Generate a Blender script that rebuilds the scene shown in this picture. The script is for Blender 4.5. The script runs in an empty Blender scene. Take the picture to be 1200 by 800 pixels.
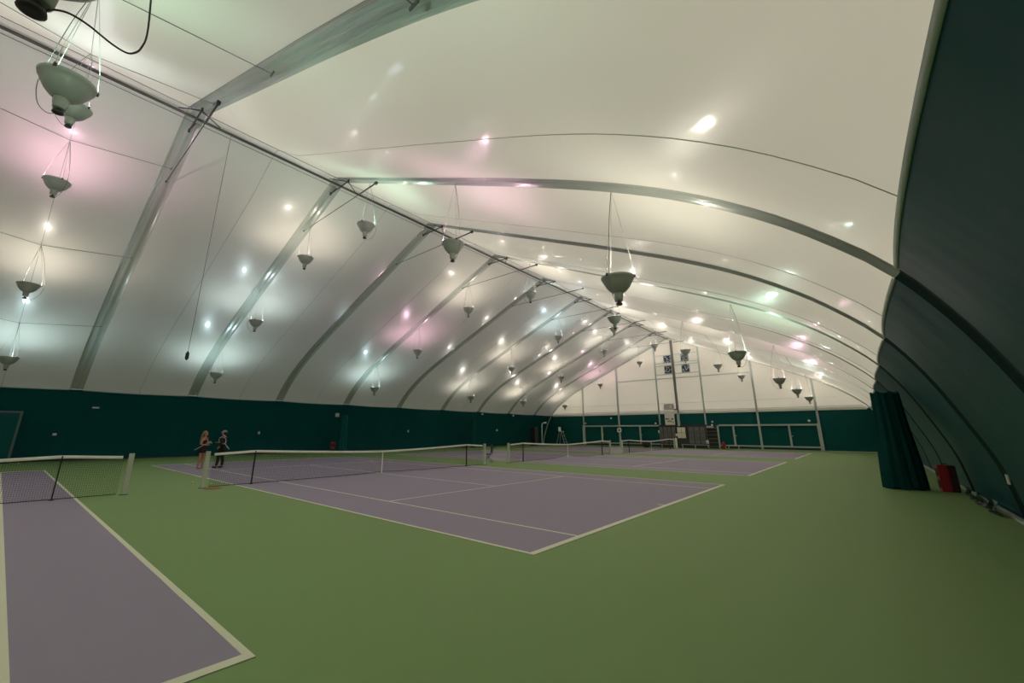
import bpy, bmesh, math, random
from mathutils import Vector, Matrix
random.seed(7)
C = bpy.context.scene.collection
sc = bpy.context.scene
PI = math.pi

# ------------------------------------------------------------------ camera
CAM = Vector((15.7824, -5.3131, 1.7002))
yaw, pitch, roll = 0.7091, 0.2594, 0.0035
F = Vector((-math.sin(yaw)*math.cos(pitch), math.cos(yaw)*math.cos(pitch), math.sin(pitch)))
R0 = F.cross(Vector((0, 0, 1))).normalized()
U0 = R0.cross(F)
R = R0*math.cos(roll)+U0*math.sin(roll)
U = -R0*math.sin(roll)+U0*math.cos(roll)
cd = bpy.data.cameras.new('camera')
cd.sensor_width = 36.0
cd.lens = 485.52/1200*36
cd.shift_x = 14.62/1200
cd.shift_y = -22.99/1200
cd.clip_start = 0.05
cd.clip_end = 300
cam = bpy.data.objects.new('camera', cd)
C.objects.link(cam)
cam.matrix_world = Matrix(((R.x, U.x, -F.x, CAM.x), (R.y, U.y, -F.y, CAM.y), (R.z, U.z, -F.z, CAM.z), (0, 0, 0, 1)))
sc.camera = cam

# ------------------------------------------------------------------ world and exposure
w = bpy.data.worlds.new('world')
sc.world = w
w.use_nodes = True
w.node_tree.nodes['Background'].inputs[0].default_value = (0.8, 0.85, 1.0, 1)
w.node_tree.nodes['Background'].inputs[1].default_value = 0.2
sc.view_settings.view_transform = 'Standard'
sc.view_settings.look = 'None'
sc.view_settings.gamma = 1
sc.view_settings.use_curve_mapping = False
sc.view_settings.exposure = 0.16
sc.cycles.max_bounces = 10
sc.cycles.diffuse_bounces = 6
sc.cycles.glossy_bounces = 4
sc.cycles.sample_clamp_indirect = 6
sc.cycles.use_denoising = True
sun_d = bpy.data.lights.new('sun', 'SUN')
sun_d.energy = 5.2; sun_d.angle = math.radians(6); sun_d.color = (1.0, 0.92, 0.74)
sun = bpy.data.objects.new('sun', sun_d); C.objects.link(sun)
sun.rotation_euler = Vector((0.78, 0.55, 0.24)).to_track_quat('Z', 'Y').to_euler()
LAMP_W = 150.0          # power of one uplight

# ------------------------------------------------------------------ materials
def mat(name, col, rough=0.6, metal=0.0, spec=0.5, bump=None, noise=None, coat=0, coat_r=0.05, emis=None, es=0):
    m = bpy.data.materials.new(name)
    m.use_nodes = True
    nt = m.node_tree
    b = nt.nodes['Principled BSDF']
    b.inputs['Base Color'].default_value = (*col, 1)
    b.inputs['Roughness'].default_value = rough
    b.inputs['Metallic'].default_value = metal
    b.inputs['Specular IOR Level'].default_value = spec
    b.inputs['Coat Weight'].default_value = coat
    b.inputs['Coat Roughness'].default_value = coat_r
    if emis:
        b.inputs['Emission Color'].default_value = (*emis, 1)
        b.inputs['Emission Strength'].default_value = es
    tc = nt.nodes.new('ShaderNodeTexCoord')
    if noise:                                   # (scale, amount, second colour)
        n = nt.nodes.new('ShaderNodeTexNoise')
        n.inputs['Scale'].default_value = noise[0]
        n.inputs['Detail'].default_value = 5
        nt.links.new(tc.outputs['Object'], n.inputs['Vector'])
        mx = nt.nodes.new('ShaderNodeMix')
        mx.data_type = 'RGBA'
        rp = nt.nodes.new('ShaderNodeMapRange')
        rp.inputs[1].default_value = 0.35
        rp.inputs[2].default_value = 0.65
        rp.inputs[4].default_value = noise[1]
        nt.links.new(n.outputs['Fac'], rp.inputs[0])
        nt.links.new(rp.outputs[0], mx.inputs[0])
        mx.inputs[6].default_value = (*col, 1)
        mx.inputs[7].default_value = (*noise[2], 1)
        nt.links.new(mx.outputs[2], b.inputs['Base Color'])
    if bump:                                    # (scale xyz, strength, distance)
        mp = nt.nodes.new('ShaderNodeMapping')
        mp.inputs['Scale'].default_value = bump[0]
        n = nt.nodes.new('ShaderNodeTexNoise')
        n.inputs['Scale'].default_value = 1.0
        n.inputs['Detail'].default_value = 3
        nt.links.new(tc.outputs['Object'], mp.inputs['Vector'])
        nt.links.new(mp.outputs[0], n.inputs['Vector'])
        bp = nt.nodes.new('ShaderNodeBump')
        bp.inputs['Strength'].default_value = bump[1]
        bp.inputs['Distance'].default_value = bump[2]
        nt.links.new(n.outputs['Fac'], bp.inputs['Height'])
        nt.links.new(bp.outputs[0], b.inputs['Normal'])
        nt.links.new(bp.outputs[0], b.inputs['Coat Normal'])
    return m

M = {}
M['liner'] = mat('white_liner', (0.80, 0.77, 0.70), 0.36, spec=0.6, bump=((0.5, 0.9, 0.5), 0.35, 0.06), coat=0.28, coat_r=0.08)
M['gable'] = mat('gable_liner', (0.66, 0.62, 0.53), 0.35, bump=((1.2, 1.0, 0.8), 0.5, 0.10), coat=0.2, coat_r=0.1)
M['green_liner'] = mat('green_liner', (0.0008, 0.070, 0.080), 0.44, spec=0.18, bump=((0.22, 0.45, 0.22), 0.6, 0.14))
def translucent(m, amount, col):
    # woven membrane: some of the daylight falling on its outside comes through
    nt = m.node_tree
    b = nt.nodes['Principled BSDF']; out = nt.nodes['Material Output']
    tr = nt.nodes.new('ShaderNodeBsdfTranslucent'); tr.inputs[0].default_value = (*col, 1)
    mx = nt.nodes.new('ShaderNodeMixShader'); mx.inputs[0].default_value = amount
    nt.links.new(b.outputs[0], mx.inputs[1]); nt.links.new(tr.outputs[0], mx.inputs[2])
    nt.links.new(mx.outputs[0], out.inputs['Surface'])
def scuffs(m):
    nt = m.node_tree; b = nt.nodes['Principled BSDF']
    src = b.inputs['Base Color'].links[0].from_socket
    mp = nt.nodes.new('ShaderNodeMapping'); mp.inputs['Rotation'].default_value = (0, 0, 0.6); mp.inputs['Scale'].default_value = (0.8, 3.0, 1)
    n = nt.nodes.new('ShaderNodeTexNoise'); n.inputs['Scale'].default_value = 1.3; n.inputs['Detail'].default_value = 8; n.inputs['Roughness'].default_value = 0.7
    nt.links.new(nt.nodes['Texture Coordinate'].outputs['Object'], mp.inputs[0]); nt.links.new(mp.outputs[0], n.inputs['Vector'])
    r = nt.nodes.new('ShaderNodeMapRange'); r.inputs[1].default_value = 0.66; r.inputs[2].default_value = 0.78; r.inputs[4].default_value = 0.35
    nt.links.new(n.outputs['Fac'], r.inputs[0])
    mx = nt.nodes.new('ShaderNodeMix'); mx.data_type = 'RGBA'; mx.inputs[7].default_value = (0.34, 0.44, 0.24, 1)
    nt.links.new(r.outputs[0], mx.inputs[0]); nt.links.new(src, mx.inputs[6]); nt.links.new(mx.outputs[2], b.inputs['Base Color'])
translucent(M['liner'], 0.22, (0.95, 0.92, 0.84))
translucent(M['gable'], 0.26, (0.95, 0.92, 0.84))
M['green_cloth'] = mat('green_cloth', (0.001, 0.080, 0.076), 0.8, spec=0.2)
M['strip'] = mat('clear_sleeve', (0.45, 0.47, 0.43), 0.24, spec=0.6, bump=((0.5, 14, 0.5), 0.6, 0.05), coat=0.5, coat_r=0.07)
M['strip_green'] = mat('dark_sleeve', (0.002, 0.026, 0.024), 0.4, spec=0.3)
M['floor_green'] = mat('green_acrylic', (0.225, 0.350, 0.128), 0.62, spec=0.3, noise=(0.35, 0.35, (0.240, 0.342, 0.142)))
M['purple'] = mat('purple_acrylic', (0.335, 0.290, 0.400), 0.62, spec=0.3, noise=(0.5, 0.35, (0.350, 0.298, 0.400)))
M['line'] = mat('line_paint', (0.86, 0.86, 0.68), 0.6)
M['alu'] = mat('aluminium', (0.42, 0.42, 0.40), 0.35, metal=0.8)
M['steel'] = mat('painted_steel', (0.46, 0.51, 0.48), 0.5)
M['mast'] = mat('mast_paint', (0.16, 0.155, 0.13), 0.5)
M['curtain'] = mat('curtain_cloth', (0.0008, 0.050, 0.048), 0.85, spec=0.15)
M['purlin'] = mat('purlin_grey', (0.075, 0.072, 0.068), 0.35, metal=0.3)
M['dark_steel'] = mat('dark_steel', (0.05, 0.05, 0.05), 0.45, metal=0.4)
M['wire'] = mat('wire_rope', (0.13, 0.13, 0.125), 0.5)
M['pale_wire'] = mat('pale_cord', (0.4, 0.4, 0.36), 0.5)
M['lamp_grey'] = mat('lamp_enamel', (0.34, 0.365, 0.32), 0.4, noise=(6, 0.4, (0.29, 0.32, 0.28)))
M['lamp_dark'] = mat('lamp_dark', (0.02, 0.02, 0.02), 0.5)
M['cable'] = mat('black_cable', (0.012, 0.012, 0.014), 0.5)
M['net'] = mat('net_cord', (0.006, 0.010, 0.008), 0.8)
M['band'] = mat('net_band', (0.84, 0.85, 0.76), 0.8, noise=(3, 0.4, (0.74, 0.75, 0.66)))
M['white_post'] = mat('post_paint', (0.52, 0.56, 0.47), 0.45)
M['black'] = mat('black_plastic', (0.012, 0.012, 0.013), 0.5)
M['red'] = mat('red_plastic', (0.30, 0.012, 0.02), 0.4)
M['dark_red'] = mat('dark_red_plastic', (0.04, 0.004, 0.006), 0.6)
M['orange'] = mat('orange_rubber', (0.36, 0.19, 0.09), 0.7)
M['ball'] = mat('ball_felt', (0.85, 0.88, 0.45), 0.9, bump=((60, 60, 60), 0.4, 0.004))
M['grey_panel'] = mat('grey_panel', (0.15, 0.155, 0.145), 0.6)
M['grey_dark'] = mat('dark_panel', (0.032, 0.038, 0.036), 0.6)
M['beige'] = mat('notice_paper', (0.82, 0.80, 0.62), 0.7)
M['poster'] = mat('poster_white', (0.84, 0.83, 0.76), 0.6)
M['pink'] = mat('poster_pink', (0.5, 0.33, 0.34), 0.6)
M['grey_patch'] = mat('grey_patch', (0.54, 0.51, 0.47), 0.6)
M['skin'] = mat('skin', (0.50, 0.24, 0.15), 0.5)
M['hair'] = mat('blond_hair', (0.30, 0.17, 0.07), 0.5, bump=((50, 50, 4), 0.6, 0.01))
M['cap'] = mat('grey_cap', (0.16, 0.18, 0.19), 0.8)
M['shirt'] = mat('dark_cloth', (0.010, 0.011, 0.014), 0.85)
M['hair_dark'] = mat('dark_hair', (0.02, 0.015, 0.012), 0.5)
M['shoe'] = mat('pink_shoe', (0.45, 0.28, 0.27), 0.6)
M['racket_w'] = mat('racket_white', (0.65, 0.65, 0.60), 0.4)
M['eye'] = mat('eye_dark', (0.01, 0.01, 0.01), 0.3)
M['lip'] = mat('lip', (0.35, 0.10, 0.09), 0.5)
M['globe'] = mat('white_plastic', (0.86, 0.86, 0.82), 0.4)

scuffs(M['floor_green'])
def glass_mottle():
    m = mat('window_view', (0.05, 0.06, 0.08), 0.08)
    nt = m.node_tree
    b = nt.nodes['Principled BSDF']
    tc = nt.nodes['Texture Coordinate']
    v = nt.nodes.new('ShaderNodeTexVoronoi')
    v.inputs['Scale'].default_value = 5
    nt.links.new(tc.outputs['Object'], v.inputs['Vector'])
    r = nt.nodes.new('ShaderNodeValToRGB')
    r.color_ramp.elements[0].position = 0.30
    r.color_ramp.elements[0].color = (0.45, 0.5, 0.6, 1)
    r.color_ramp.elements[1].position = 0.45
    r.color_ramp.elements[1].color = (0.04, 0.05, 0.07, 1)
    nt.links.new(v.outputs['Distance'], r.inputs[0])
    nt.links.new(r.outputs[0], b.inputs['Base Color'])
    return m
M['window'] = glass_mottle()

# ------------------------------------------------------------------ mesh helpers
class MB:
    def __init__(s):
        s.v = []; s.f = []; s.sm = []
    def box(s, x0, x1, y0, y1, z0, z1):
        n = len(s.v)
        s.v += [(x, y, z) for z in (z0, z1) for y in (y0, y1) for x in (x0, x1)]
        for q in ((0, 2, 3, 1), (4, 5, 7, 6), (0, 1, 5, 4), (2, 6, 7, 3), (0, 4, 6, 2), (1, 3, 7, 5)):
            s.f.append(tuple(n+i for i in q)); s.sm.append(False)
        return s
    def tube(s, pts, r, n=8, caps=True):
        pts = [Vector(p) for p in pts]
        rs = r if isinstance(r, (list, tuple)) else [r]*len(pts)
        b = len(s.v)
        t0 = (pts[1]-pts[0]).normalized()
        a = t0.cross(Vector((0, 0, 1)))
        if a.length < 1e-3: a = Vector((1, 0, 0))
        a.normalize()
        for i, p in enumerate(pts):
            t = (pts[min(i+1, len(pts)-1)]-pts[max(i-1, 0)]).normalized()
            a = (a-t*a.dot(t)).normalized()
            c = t.cross(a)
            for k in range(n):
                an = 2*PI*k/n
                s.v.append(tuple(p+(a*math.cos(an)+c*math.sin(an))*rs[i]))
        for i in range(len(pts)-1):
            for k in range(n):
                k2 = (k+1) % n
                s.f.append((b+i*n+k, b+i*n+k2, b+(i+1)*n+k2, b+(i+1)*n+k)); s.sm.append(True)
        if caps:
            s.f.append(tuple(b+k for k in reversed(range(n)))); s.sm.append(False)
            e = b+(len(pts)-1)*n
            s.f.append(tuple(e+k for k in range(n))); s.sm.append(False)
        return s
    def lathe(s, prof, n=24, c=(0, 0, 0), cap0=False, cap1=False, sx=1, sy=1):
        b = len(s.v)
        for (r, z) in prof:
            for k in range(n):
                an = 2*PI*k/n
                s.v.append((c[0]+r*sx*math.cos(an), c[1]+r*sy*math.sin(an), c[2]+z))
        for i in range(len(prof)-1):
            for k in range(n):
                k2 = (k+1) % n
                s.f.append((b+i*n+k, b+i*n+k2, b+(i+1)*n+k2, b+(i+1)*n+k)); s.sm.append(True)
        if cap0: s.f.append(tuple(b+k for k in reversed(range(n)))); s.sm.append(False)
        if cap1:
            e = b+(len(prof)-1)*n
            s.f.append(tuple(e+k for k in range(n))); s.sm.append(False)
        return s
    def grid(s, rows, flip=False, smooth=True):
        b = len(s.v); nr = len(rows); nc = len(rows[0])
        for r in rows: s.v += [tuple(p) for p in r]
        for i in range(nr-1):
            for j in range(nc-1):
                q = (b+i*nc+j, b+i*nc+j+1, b+(i+1)*nc+j+1, b+(i+1)*nc+j)
                s.f.append(tuple(reversed(q)) if flip else q); s.sm.append(smooth)
        return s
    def poly(s, pts):
        b = len(s.v); s.v += [tuple(p) for p in pts]
        s.f.append(tuple(range(b, b+len(pts)))); s.sm.append(False)
        return s
    def sphere(s, c, r, n=12, m=8, sx=1, sy=1, sz=1):
        prof = [(max(1e-4, r*math.sin(PI*i/m)), -r*sz*math.cos(PI*i/m)) for i in range(m+1)]
        return s.lathe(prof, n, c, True, True, sx, sy)
    def build(s, name, m, parent=None, bevel=0):
        me = bpy.data.meshes.new(name)
        me.from_pydata(s.v, [], s.f)
        me.polygons.foreach_set('use_smooth', s.sm)
        me.update()
        o = bpy.data.objects.new(name, me)
        me.materials.append(m)
        C.objects.link(o)
        if parent: o.parent = parent
        if bevel:
            b = o.modifiers.new('bevel', 'BEVEL'); b.width = bevel; b.segments = 2
        return o

def tag(o, label, cat, group=None, kind=None):
    o['label'] = label; o['category'] = cat
    if group: o['group'] = group
    if kind: o['kind'] = kind
    return o
def struct(o, label=None):
    o['kind'] = 'structure'
    if label: o['label'] = label
    return o
def thing(name, loc, label, cat, group=None, rz=0):
    o = bpy.data.objects.new(name, None)
    o.location = loc; o.rotation_euler = (0, 0, rz); o.empty_display_size = 0.2
    C.objects.link(o)
    return tag(o, label, cat, group)
def copy_tree(o, parent=None):
    c = o.copy(); C.objects.link(c)
    if parent: c.parent = parent
    for ch in list(o.children): copy_tree(ch, c)
    return c

# ------------------------------------------------------------------ the tent's cross section
XC = -0.92
PROF = [(0, 13.0), (5, 10.80), (8.3, 9.35), (10.3, 8.47), (12.9, 7.25), (14.6, 6.32), (15.9, 5.42), (16.8, 4.62), (17.4, 3.95),
        (17.9, 3.1), (18.3, 2.15), (18.68, 1.05), (18.85, 0)]
def catmull(P, per=6):
    out = []
    for i in range(len(P)-1):
        p0 = Vector(P[max(i-1, 0)]); p1 = Vector(P[i]); p2 = Vector(P[i+1]); p3 = Vector(P[min(i+2, len(P)-1)])
        for k in range(per):
            t = k/per
            out.append(0.5*((2*p1)+(p2-p0)*t+(2*p0-5*p1+4*p2-p3)*t*t+(3*p1-p0-3*p2+p3)*t**3))
    out.append(Vector(P[-1]))
    return out
HALF = catmull(PROF, 5)
LEN = [0]
for i in range(1, len(HALF)): LEN.append(LEN[-1]+(HALF[i]-HALF[i-1]).length)
TOT = LEN[-1]
def prof_at(s):                      # s in metres along the half section from the ridge
    s = min(max(s, 0), TOT)
    i = 1
    while i < len(LEN)-1 and LEN[i] < s: i += 1
    t = (s-LEN[i-1])/(LEN[i]-LEN[i-1])
    a = HALF[i-1].lerp(HALF[i], t)
    d0 = (HALF[i]-HALF[i-1]).normalized()
    n = Vector((d0.y, -d0.x))        # turned to point inward (down and towards the middle)
    if n.y > 0: n = -n
    return a, n
SG = next(LEN[i] for i in range(len(HALF)) if HALF[i].y <= 4.03)   # where white turns to green
def z_at(u):
    u = abs(u)
    for i in range(1, len(HALF)):
        if HALF[i].x >= u:
            a, b = HALF[i-1], HALF[i]
            return a.y+(b.y-a.y)*(u-a.x)/(b.x-a.x)
    return 0
def sagw(s):
    a = min(1, s/3.0)
    b = min(1, max(0, (TOT-s)/13.0))
    return (0.08+0.92*a*a*(3-2*a))*(b*b*(3-2*b))
def surf(side, s, y, y0, y1, sag=0.36):
    p, n = prof_at(s)
    if y1 > y0:
        t = (y-y0)/(y1-y0)
        k = sag*sagw(s)*4*t*(1-t)
    else: k = 0
    return Vector((XC+side*(p.x+n.x*k), y, max(0, p.y+n.y*k)))
RIBS = [-19.7, -14.1, -8.5, -2.9, 2.7, 8.3, 13.9, 19.5, 25.1, 30.7, 36.3, 41.9]
END = 46.0
HW = 0.28                            # half width of the sleeve over a rib
ST_TOP = [TOT*0+SG*i/44 for i in range(45)]
ST_LOW = [SG+(TOT-SG)*i/16 for i in range(17)]

def bays():
    b = [(RIBS[i]+HW, RIBS[i+1]-HW) for i in range(len(RIBS)-1)]
    b.append((RIBS[-1]+HW, END))
    return b
ceil = MB(); wl = MB(); wr = MB()
for (y0, y1) in bays():
    NY = 20
    ys = [y0+(y1-y0)*(0.5-0.5*math.cos(PI*k/NY)) for k in range(NY+1)]
    sag = 0.36*((y1-y0)/5.1)**2
    rows = []
    for y in ys:
        rows.append([surf(-1, s, y, y0, y1, sag) for s in reversed(ST_TOP)]+[surf(1, s, y, y0, y1, sag) for s in ST_TOP[1:]])
    ceil.grid(rows)
    wl.grid([[surf(-1, s, y, y0, y1, sag) for s in ST_LOW] for y in ys])
    wr.grid([[surf(1, s, y, y0, y1, sag) for s in ST_LOW] for y in ys])
struct(ceil.build('ceiling', M['liner']), 'glossy white fabric liner sagging between the ribs of the roof')
struct(wl.build('wall_left', M['green_liner']), 'dark green lower fabric along the left side')
struct(wr.build('wall_right', M['green_liner']), 'dark green lower fabric curving up on the right side')

# sleeves over the ribs: recessed channel, with the arch tube showing in it
tn = [0]
def trim(mb, m, label=None, bevel=0):
    tn[0] += 1
    return struct(mb.build('trim_%d' % tn[0], m, bevel=bevel), label)
REC = 0.09
for ry in RIBS:
    top = MB(); low = MB(); lowl = MB()
    for side in (-1, 1):
        for (mb, st) in ((top, ST_TOP), (low if side > 0 else lowl, ST_LOW)):
            rows = []; REC = 0.09 if mb is not lowl else 0.01
            for s in st:
                p, n = prof_at(s)
                def P(dy, k): return Vector((XC+side*(p.x-n.x*k), ry+dy, p.y-n.y*k))
                rows.append([P(-HW, 0), P(-HW*0.8, REC*0.7), P(-HW*0.45, REC), P(-0.06, REC*0.95), P(0, REC*0.55), P(0.06, REC*0.95), P(HW*0.45, REC), P(HW*0.8, REC*0.7), P(HW, 0)])
            mb.grid(rows, flip=side > 0)
    o = trim(top, M['strip'], 'grey translucent sleeve over a roof rib')
    trim(low, M['strip_green'], 'dark sleeve over the lower part of a roof rib')
    trim(lowl, M['green_liner'], 'dark green sleeve over the lower left part of a roof rib')
# grey hem between white and green
for side in (-1, 1):
    mb = MB()
    for (y0, y1) in bays():
        sag = 0.36*((y1-y0)/5.1)**2
        ys = [y0+(y1-y0)*k/16 for k in range(17)]
        rows = []
        for y in ys:
            a = surf(side, SG-0.03, y, y0, y1, sag); b = surf(side, SG+0.03, y, y0, y1, sag)
            _, n = prof_at(SG); nn = Vector((side*n.x, 0, n.y))*0.012
            rows.append([a+nn*0.1, a+nn, b+nn, b+nn*0.1])
        mb.grid(rows)
    trim(mb, M['steel'], 'grey hem between the white and the green fabric')
# welded seam in the middle of each bay
for (y0, y1) in bays()[2:]:
    ym = (y0+y1)/2; sag = 0.36*((y1-y0)/5.1)**2
    mb = MB()
    for side in (-1, 1):
        pts = [surf(side, s, ym, y0, y1, sag)+Vector((0, 0, -0.004)) for s in ST_TOP[::1]]
        mb.tube(pts, 0.0075, 4)
    trim(mb, M['strip'], 'thin welded seam across the roof fabric')

# ------------------------------------------------------------------ floor and courts
XL, XR = XC-18.85, XC+18.85
fl = MB().box(XL-0.6, XR+0.6, RIBS[0]-0.3, END+0.3, -0.12, 0.0)
struct(fl.build('floor', M['floor_green']), 'green acrylic floor around the courts')
C1, C2, C3, C4 = -3.669-10.97, 0.0, 14.829, 29.837
L = 11.885; W = 10.97; SGL = 1.372; SV = 6.40
cnames = {C1: 'purple tennis court nearest the camera on the left', C2: 'purple tennis court in the middle with two players at its far left',
          C3: 'third purple tennis court beyond the middle one', C4: 'farthest purple tennis court in front of the end wall'}
for c in (C1, C2, C3, C4):
    pad = MB().box(-L, L, c, c+W, 0, 0.004).build('floor', M['purple'])
    struct(pad, cnames[c])
    def line(x0, x1, y0, y1):
        MB().box(x0, x1, y0, y1, 0.003, 0.0075).build('court_line', M['line'], pad)
    dsh = 0.12 if c == C1 else 0
    line(-L, L, c, c+0.06); line(-L, L, c+W-0.06, c+W)
    line(-L+0.11, L-0.11, c+SGL, c+SGL+0.05); line(-L+0.11, L-0.11, c+W-SGL-0.05+dsh, c+W-SGL+dsh)
    line(L-0.11, L, c+0.06, c+W-0.06); line(-L, -L+0.11, c+0.06, c+W-0.06)
    line(SV-0.05, SV, c+SGL+0.05, c+W-SGL-0.05); line(-SV, -SV+0.05, c+SGL+0.05, c+W-SGL-0.05)
    line(-SV+0.05, SV-0.05, c+W/2-0.025, c+W/2+0.025)
    line(L-0.26, L-0.11, c+W/2-0.03, c+W/2+0.03); line(-L+0.11, -L+0.26, c+W/2-0.03, c+W/2+0.03)

# ------------------------------------------------------------------ end walls
def gable(y, z0, z1, mb, off=0.0):
    pts = [(XC+side*h.x, h.y) for side, hs in ((-1, list(reversed(HALF))), (1, HALF[1:])) for h in hs]
    N = len(pts)
    lo = []; hi = []
    for (x, z) in pts:
        zz = z_at(x-XC)
        if zz >= z0:
            lo.append(x)
    # columns between the arch and the band limits
    xs = sorted(set([round(x, 4) for x in lo]))
    rows0 = [Vector((x, y+off, z0)) for x in xs]; rows1 = [Vector((x, y+off, min(z1, z_at(x-XC)))) for x in xs]
    xe = XC-18.85
    mb.grid([rows0, rows1], smooth=False)
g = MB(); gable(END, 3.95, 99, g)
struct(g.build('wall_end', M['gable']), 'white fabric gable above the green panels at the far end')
g = MB().box(XC-18.8, XC+18.8, END-0.02, END+0.08, 0, 3.95)
struct(g.build('wall_end', M['green_cloth']), 'dark green panels along the bottom of the end wall')
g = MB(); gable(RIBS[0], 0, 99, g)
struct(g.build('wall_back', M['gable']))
# gable frame
Y = END
pst = [(-13.05, 0.07), (-7.97, 0.09), (-2.8, 0.07), (2.3, 0.07), (7.42, 0.09), (12.43, 0.09)]
for x, hw in pst:
    zt = z_at(x-XC)-0.05
    trim(MB().box(x-hw, x+hw, Y-0.22, Y-0.06, 0, zt), M['steel'], 'grey steel post of the end wall')
trim(MB().box(-0.69, -0.45, Y-0.38, Y-0.14, 3.9, 12.55), M['mast'], 'thick grey mast under the ridge at the end wall', 0.01)
trim(MB().box(-0.69, -0.45, Y-0.38, Y-0.14, 2.42, 3.9), M['steel'])
trim(MB().box(XC-17.1, XC+17.1, Y-0.12, Y-0.03, 3.82, 4.08), M['poster'], 'pale strip between white gable and green panels')
trim(MB().box(XC-16.9, XC+16.9, Y-0.10, Y-0.03, 4.16, 4.22), M['steel'])
trim(MB().box(XC-15.0, XC+15.0, Y-0.06, Y-0.03, 5.05, 5.075), M['steel'])
trim(MB().box(-8.0, 7.5, Y-0.16, Y-0.08, 7.96, 8.05), M['steel'], 'horizontal steel rail halfway up the white gable')
for x0, x1 in ((-13.0, -2.9), (3.6, 12.4)):
    trim(MB().box(x0, x1, Y-0.30, Y-0.12, 2.40, 2.56), M['steel'], 'grey steel top rail in front of the green panels')
    trim(MB().box(x0, x1, Y-0.30, Y-0.12, 0.30, 0.44), M['steel'], 'grey steel bottom rail in front of the green panels')
trim(MB().box(-2.9, 3.6, Y-0.30, Y-0.12, 2.42, 2.56), M['dark_steel'])
for x in (-10.4, -5.28, 5.0, 9.98):
    trim(MB().box(x-0.08, x+0.08, Y-0.28, Y-0.12, 0.44, 2.40).box(x+0.08, x+0.22, Y-0.26, Y-0.2, 1.35, 1.45), M['steel'], 'short steel stud between the rails')
for x in (-13.0, 12.4):
    trim(MB().box(x-0.16, x+0.12, Y-0.34, Y-0.10, 0, 2.6), M['steel'])
trim(MB().box(XC-18.6, XC+18.6, Y-0.05, Y-0.03, 0.0, 0.09), M['steel'])
# arch tube of the gable
mb = MB()
mb.tube([Vector((XC-h.x, Y-0.1, h.y-0.06)) for h in reversed(HALF)]+[Vector((XC+h.x, Y-0.1, h.y-0.06)) for h in HALF[1:]], 0.085, 8)
trim(mb, M['steel'], 'steel arch tube around the end wall')
# four small windows high on the gable with their rails
for z in (8.50, 9.55, 9.86, 10.82):
    trim(MB().box(-2.75, 2.28, Y-0.14, Y-0.06, z-0.035, z+0.035), M['steel'])
k = 0
for (x0, x1) in ((-1.66, -0.80), (0.36, 1.22)):
    for (z0, z1) in ((8.58, 9.50), (9.88, 10.78)):
        k += 1
        wf = MB()
        wf.box(x0-0.05, x0+0.02, Y-0.12, Y-0.04, z0-0.05, z1+0.05).box(x1-0.02, x1+0.05, Y-0.12, Y-0.04, z0-0.05, z1+0.05)
        wf.box(x0+0.02, x1-0.02, Y-0.12, Y-0.04, z0-0.05, z0+0.02).box(x0+0.02, x1-0.02, Y-0.12, Y-0.04, z1-0.02, z1+0.05)
        f = struct(wf.build('window_%d' % k, M['steel']), 'small square window high on the white gable')
        MB().box(x0, x1, Y-0.09, Y-0.05, z0, z1).build('pane', M['window'], f)

# ridge purlin, ridge wires
ZR = 12.78
mb = MB().tube([(XC-0.03, RIBS[0], ZR-0.05), (XC-0.03, END-0.1, ZR-0.05)], 0.052, 8)
trim(mb, M['purlin'], 'grey steel purlin along the ridge')
for dx, dz in ((0.42, 0.02), (-0.30, -0.02)):
    trim(MB().tube([(XC+dx, RIBS[0], ZR+dz-0.05), (XC+dx, END-0.1, ZR+dz-0.05)], 0.010, 5), M['wire'], 'thin wire beside the ridge purlin')
for ry in RIBS[2:]:
    # bracket across the ridge
    mb = MB()
    mb.tube([(XC-0.75, ry, 12.58), (XC+0.85, ry, 12.58)], 0.028, 6)
    mb.tube([(XC-0.75, ry, 12.58), (XC-0.45, ry+0.1, 12.80)], 0.02, 6)
    mb.tube([(XC+0.80, ry, 12.58), (XC+0.15, ry-0.55, 12.72)], 0.02, 6)
    mb.tube([(XC+0.80, ry, 12.58), (XC+0.10, ry+0.75, 12.72)], 0.02, 6)
    mb.box(XC-0.79, XC-0.73, ry-0.03, ry+0.03, 12.52, 12.66).box(XC+0.80, XC+0.87, ry-0.03, ry+0.03, 12.52, 12.66)
    trim(mb, M['dark_steel'], 'dark steel bracket bridging the ridge at a rib')
    # collar tie
    mb = MB()
    mb.tube([(XC+3.15, ry, 11.50), (XC+1.85, ry, 11.48)], 0.032, 6)
    mb.tube([(XC+1.85, ry, 11.48), (XC-3.2, ry, 11.46)], 0.016, 6)
    mb.box(XC+3.09, XC+3.21, ry-0.05, ry+0.05, 11.45, 11.55)
    mb.box(XC-3.24, XC-3.16, ry-0.03, ry+0.03, 11.43, 11.49)
    trim(mb, M['dark_steel'], 'thin collar tie below the ridge at a rib')

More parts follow.
